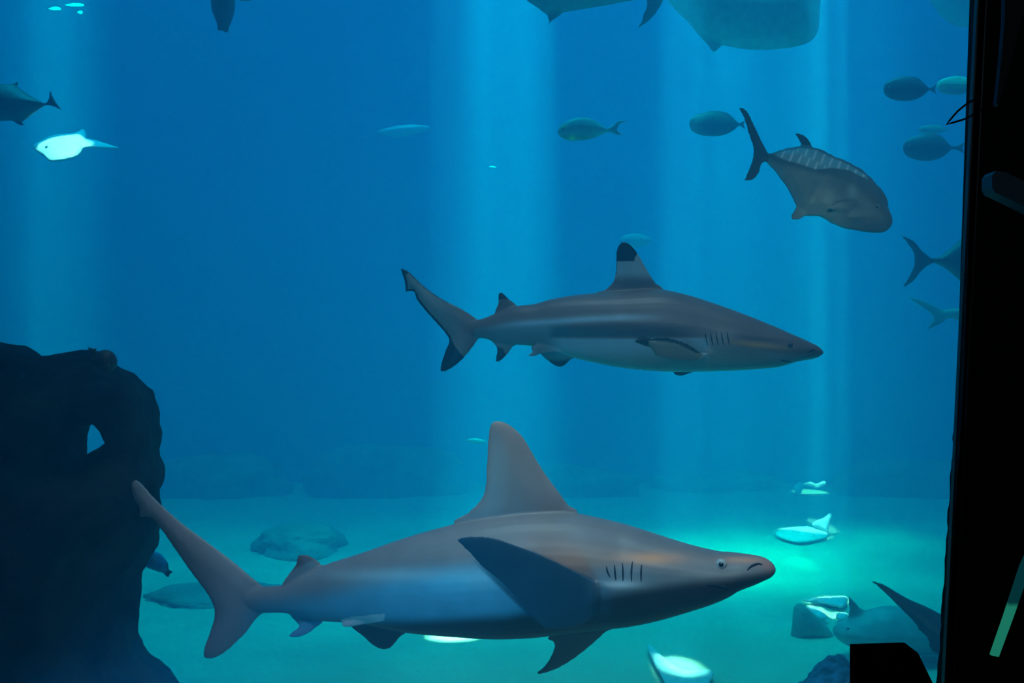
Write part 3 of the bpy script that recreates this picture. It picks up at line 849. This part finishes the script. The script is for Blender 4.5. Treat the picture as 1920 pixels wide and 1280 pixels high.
# sharks low on the right
def rr(c): return lambda px, py, co, nr, c0: c0
fish('shark', 'slanting brown-grey shark tail pointing up to the left beside the black frame, low right', [
    ([(1627, 1085, 1), (1655, 1094), (1700, 1120), (1745, 1140), (1790, 1165), (1860, 1200), (1860, 1290), (1800, 1262), (1762, 1208), (1735, 1190), (1700, 1152), (1660, 1112)], 0.05, 30),
    ([(1722, 1178), (1738, 1196), (1745, 1218), (1760, 1228), (1790, 1236), (1780, 1200)], 0.012, 8)],
    4.3, (.20, .19, .17), cat='shark', group='sharks', voxel=0.009,
    pattern=lambda px, py, co, nr, c: blend(c, (.05, .08, .09), smooth01(py - (1085 + (px - 1627) * .80) + 6, 0, 10)), )
fish('shark', 'dim blunt-nosed shark facing left low over the sand, under the slanting tail', [
    ([(1562, 1186), (1568, 1172), (1588, 1160), (1620, 1146), (1660, 1136), (1710, 1140), (1770, 1160), (1850, 1180), (1850, 1220), (1770, 1226), (1700, 1226), (1640, 1222), (1600, 1214), (1575, 1202)], 0.20, 45),
    ([(1592, 1168), (1592, 1140), (1588, 1116), (1600, 1124), (1615, 1140), (1650, 1150), (1640, 1168)], 0.018, 10)],
    5.9, (.34, .46, .40), cat='shark', group='sharks', voxel=0.014, eye_at=(1590, 1178), eye_r=0.012)
pointed = fuse('pointed_rock', [slab([(1486, 1206), (1484, 1165), (1488, 1136), (1496, 1129), (1508, 1132), (1522, 1146), (1548, 1168), (1564, 1190), (1570, 1204), (1528, 1196)], 6.3, 0.09, edge=34, step=7)],
               plain('pale_dim_rock', (.50, .62, .50), rough=.95, spec=.05, mottling=.4, scale=6), 0.02, 4)
c0 = P(1528, 1200, 6.3); pointed.data.transform(Matrix.Translation(-c0)); pointed.location = c0
tag(pointed, 'dim pointed rock on the sand left of the blunt-nosed shark', 'rock')

# pale stones shaped like the patches of sunlight on the sand
sun_patch_mat = plain('sun_patch_stone', (.95, .95, .88), rough=.85, spec=.1, mottling=.25, scale=14)
def stone(label, outline, th, edge, stand=0.0, name='sun_patch_stone'):
    """a sun-patch slab lying on the sand (stand=0) or leaning up from it"""
    yb = max(p[1] for p in outline); xs = sum(p[0] for p in outline) / len(outline)
    yc = yb - 3
    db = (CAM_Z - 0.04) * F / (yb - 640)
    dep = lambda x, y: (CAM_Z - 0.04) * F / (y - 640) * (1 - stand) + (db + (yb - y) / F * db * 0.8) * stand
    vf = slab(outline, dep, th, edge=edge, step=5, per=5, min_th=0.009)
    ob = fuse(name, [vf], sun_patch_mat, 0.013, 2)
    c = P(xs, yb, db)
    ob.data.transform(Matrix.Translation(-c)); ob.location = c
    tag(ob, label, 'stone', 'sunlit patches on the sand')
stone('small sunlit knobbly patch, farthest of the glowing patches on the right', [(1491, 925), (1490, 910), (1498, 903), (1506, 906), (1520, 903), (1530, 907), (1545, 901), (1549, 908), (1540, 915), (1520, 914), (1506, 916), (1502, 925)], .05, 7, 1.0)
stone('flat oval sunlit patch glowing in the sand right of the big shark nose', [(1453, 1001), (1470, 991), (1500, 988), (1530, 990), (1553, 1004), (1530, 1012), (1500, 1016), (1470, 1010)], .05, 12)
stone('upright sunlit patch standing at the right back corner of the flat oval one', [(1522, 984), (1530, 976), (1545, 970), (1556, 961), (1560, 968), (1555, 985), (1551, 1000), (1540, 996)], .05, 9, 1.0)
stone('sunlit long patch glowing above the blunt-nosed shark', [(1503, 1126), (1530, 1122), (1560, 1120), (1586, 1119), (1588, 1130), (1578, 1138), (1560, 1134), (1535, 1129)], .04, 7)
stone('slanting sunlit patch right beside the dim pointed rock', [(1513, 1136), (1528, 1138), (1545, 1150), (1553, 1158), (1540, 1160), (1524, 1150)], .03, 7)
stone('small round sunlit patch touching the blunt-nosed shark fin', [(1567, 1156), (1572, 1150), (1585, 1149), (1591, 1156), (1584, 1162), (1572, 1162)], .03, 6)
stone('brightest sunlit patch with a curved tip at the bottom edge', [(1212, 1208), (1222, 1210), (1240, 1228), (1262, 1244), (1285, 1256), (1335, 1256), (1336, 1272), (1310, 1300), (1260, 1296), (1236, 1262), (1222, 1236)], .02, 16)

# ------------------------------------------------------------------ the viewing window and the dark gallery
m, nt, out = new_mat('acrylic_pane')
tr_ = N(nt, 'ShaderNodeBsdfTransparent'); gl_ = N(nt, 'ShaderNodeBsdfGlossy'); gl_.inputs['Roughness'].default_value = 0.02
fr_ = N(nt, 'ShaderNodeFresnel'); fr_.inputs['IOR'].default_value = 1.12
mx_ = N(nt, 'ShaderNodeMixShader')
nt.links.new(fr_.outputs[0], mx_.inputs[0]); nt.links.new(tr_.outputs[0], mx_.inputs[1]); nt.links.new(gl_.outputs[0], mx_.inputs[2])
nt.links.new(mx_.outputs[0], out.inputs['Surface'])
pane = structure(box('window_1', (-3.2, 1.05, 0.9), (0.62, 1.11, 3.4), m))

frame_black = plain('black_frame', (0.006, 0.007, 0.009), rough=0.6, spec=0.12)
def prism(name, poly, d0, d1, mat, dref):
    """an upright bar whose front outline is poly (seen at distance dref), running from d0 to d1"""
    n = len(poly)
    q = [P(x, y, dref) for x, y in poly]
    v = [Vector((p.x, d0, p.z)) for p in q] + [Vector((p.x, d1, p.z)) for p in q]
    f = [tuple(range(n)), tuple(n + i for i in reversed(range(n)))] + [(i, (i + 1) % n, n + (i + 1) % n, n + i) for i in range(n)]
    return link_mesh(name, v, f, mat, smooth=False)
rng = random.Random(5)
edge_pts = [(1822, -220), (1818, 0), (1810, 230), (1803, 440), (1798, 600), (1793, 730)]
y = 760
while y < 1500:                                   # the lower part of the sealant edge is ragged
    edge_pts.append((1793 - (y - 730) * 0.066 + rng.uniform(-1.6, 1.6), y)); y += rng.uniform(9, 22)
def edge_x(y): return float(np.interp(y, [p[1] for p in edge_pts], [p[0] for p in edge_pts]))
jamb = structure(prism('trim_1', edge_pts + [(2000, 1500), (2000, -220)], 1.030, 1.046, frame_black, 1.046))
rubber = plain('rubber_lip', (0.05, 0.06, 0.06), rough=0.35, spec=0.5)
for k, (off, w, dep_) in enumerate(((24, 3.0, 0.020), (41, 2.5, 0.014))):
    ys = list(range(-220, 1480, 60))
    L = [(1818 + off - 11 - 62 * max(0, (yy + 0) / 1280.0) * (1.0) + (4 if yy < 0 else 0), yy) for yy in ys]
    structure(prism('trim_%d' % (k + 2), L + [(x + w, yy) for x, yy in reversed(L)], 1.030 - dep_ * 0.3, 1.031, rubber, 1.026))
structure(prism('wall_front', [(1990, -300), (1990, 1600), (5200, 1600), (5200, -300)], 1.03, 1.10, black, 1.03))
structure(box('trim_4', (-3.3, 0.62, 1.54), (1.0, 1.045, 1.66), frame_black))     # ledge under the window
structure(box('trim_5', (-3.3, 1.0, 3.40), (1.0, 1.10, 3.55), frame_black))

# the black block on the ledge
D = 0.84
bz = 1.66
pts = [P(1615, 1226, D), P(1722, 1223, D), P(1752, 1284, D)]
k = lambda p: (p.x, p.z)
low_l = (P(1614, 1290, D).x, bz); low_r = (P(1775, 1330, D).x, bz)
prof = [low_l, k(pts[0]), k(pts[1]), k(pts[2]), low_r]
vv = [Vector((x, D, z)) for x, z in prof] + [Vector((x, D + 0.03, z)) for x, z in prof]
n = len(prof)
ff = [tuple(range(n)), tuple(n + i for i in reversed(range(n)))] + [(i, (i + 1) % n, n + (i + 1) % n, n + i) for i in range(n)]
block = link_mesh('black_block', vv, ff, plain('blue_black_block', (0.003, 0.005, 0.010), rough=0.95, spec=0.0), smooth=False)
bv = block.modifiers.new('b', 'BEVEL'); bv.width = 0.0015; bv.segments = 2
c0 = Vector((low_l[0], D, bz)); block.data.transform(Matrix.Translation(-c0)); block.location = c0
tag(block, 'black block with a slanting right side standing on the window ledge', 'block')

# wire loop sticking out from the frame
w = [P(1812, 222, .955), P(1800, 226, .955), P(1786, 230, .955), P(1775, 233, .955), P(1782, 224, .955), P(1796, 208, .955), P(1812, 195, .955), P(1840, 178, .952)]
loop = tube('wire_loop', [P(1842, 205, .950)] + w, [0.0011] * 9, plain('rusty_wire', (0.02, 0.012, 0.014), rough=0.6, spec=0.4))
c0 = w[3].copy(); loop.data.transform(Matrix.Translation(-c0)); loop.location = c0
tag(loop, 'thin dark wire loop sticking out of the black window frame', 'wire')

# reflections built as solid strips, and a dim panel, right of the frame
slate = plain('slate_blue', (0.10, 0.30, 0.42), rough=0.5, spec=0.3)
bar = prism('blue_reflection', [(1855, 330), (1862, 322), (1880, 324), (1922, 345), (1960, 362), (1960, 412), (1922, 392), (1890, 376), (1860, 362), (1855, 352)], 0.905, 0.925, slate, 0.91)  # painted bar in place of a bluish reflection
tag(bar, 'blue-grey reflection slanting out of the dark right of the frame', 'reflection')
gl = prism('blue_panel', [(1880, -60), (1925, -60), (1916, 20), (1900, 80), (1885, 140), (1868, 200), (1864, 196), (1872, 120), (1879, 40)], 0.915, 0.922, plain('dim_blue_panel', (0.008, 0.05, 0.08), rough=.6), 0.92)  # faint blue band built as a flat panel
tag(gl, 'very dim narrow blue panel tapering down in the dark top right corner', 'panel')
m, nt, out = new_mat('green_reflection_glow')
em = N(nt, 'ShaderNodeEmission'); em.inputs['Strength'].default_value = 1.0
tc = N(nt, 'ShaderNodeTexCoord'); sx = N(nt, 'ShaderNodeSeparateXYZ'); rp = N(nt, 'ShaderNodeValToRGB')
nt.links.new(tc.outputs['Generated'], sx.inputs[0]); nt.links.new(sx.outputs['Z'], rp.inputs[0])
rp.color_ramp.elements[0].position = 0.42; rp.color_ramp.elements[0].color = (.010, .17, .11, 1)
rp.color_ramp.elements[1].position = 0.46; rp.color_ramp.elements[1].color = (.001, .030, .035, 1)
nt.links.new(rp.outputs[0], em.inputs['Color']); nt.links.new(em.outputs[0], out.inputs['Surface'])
gs = prism('green_reflection', [(1860, 1229), (1873, 1231), (1900, 1158), (1922, 1095), (1940, 1040), (1940, 1010), (1916, 1062), (1884, 1160)], 0.93, 0.935, m, 0.93)  # emissive strip in place of a green reflection
tag(gs, 'thin slanting green reflection in the dark lower right corner', 'green reflection')
gal = area('gallery_fill', (1.7, -0.5, 2.9), 0.3, 0.3, 0.5, (0.5, 0.8, 1.0), 160, (math.radians(50), 0, math.radians(38)))  # unseen light added to brighten the blue bar
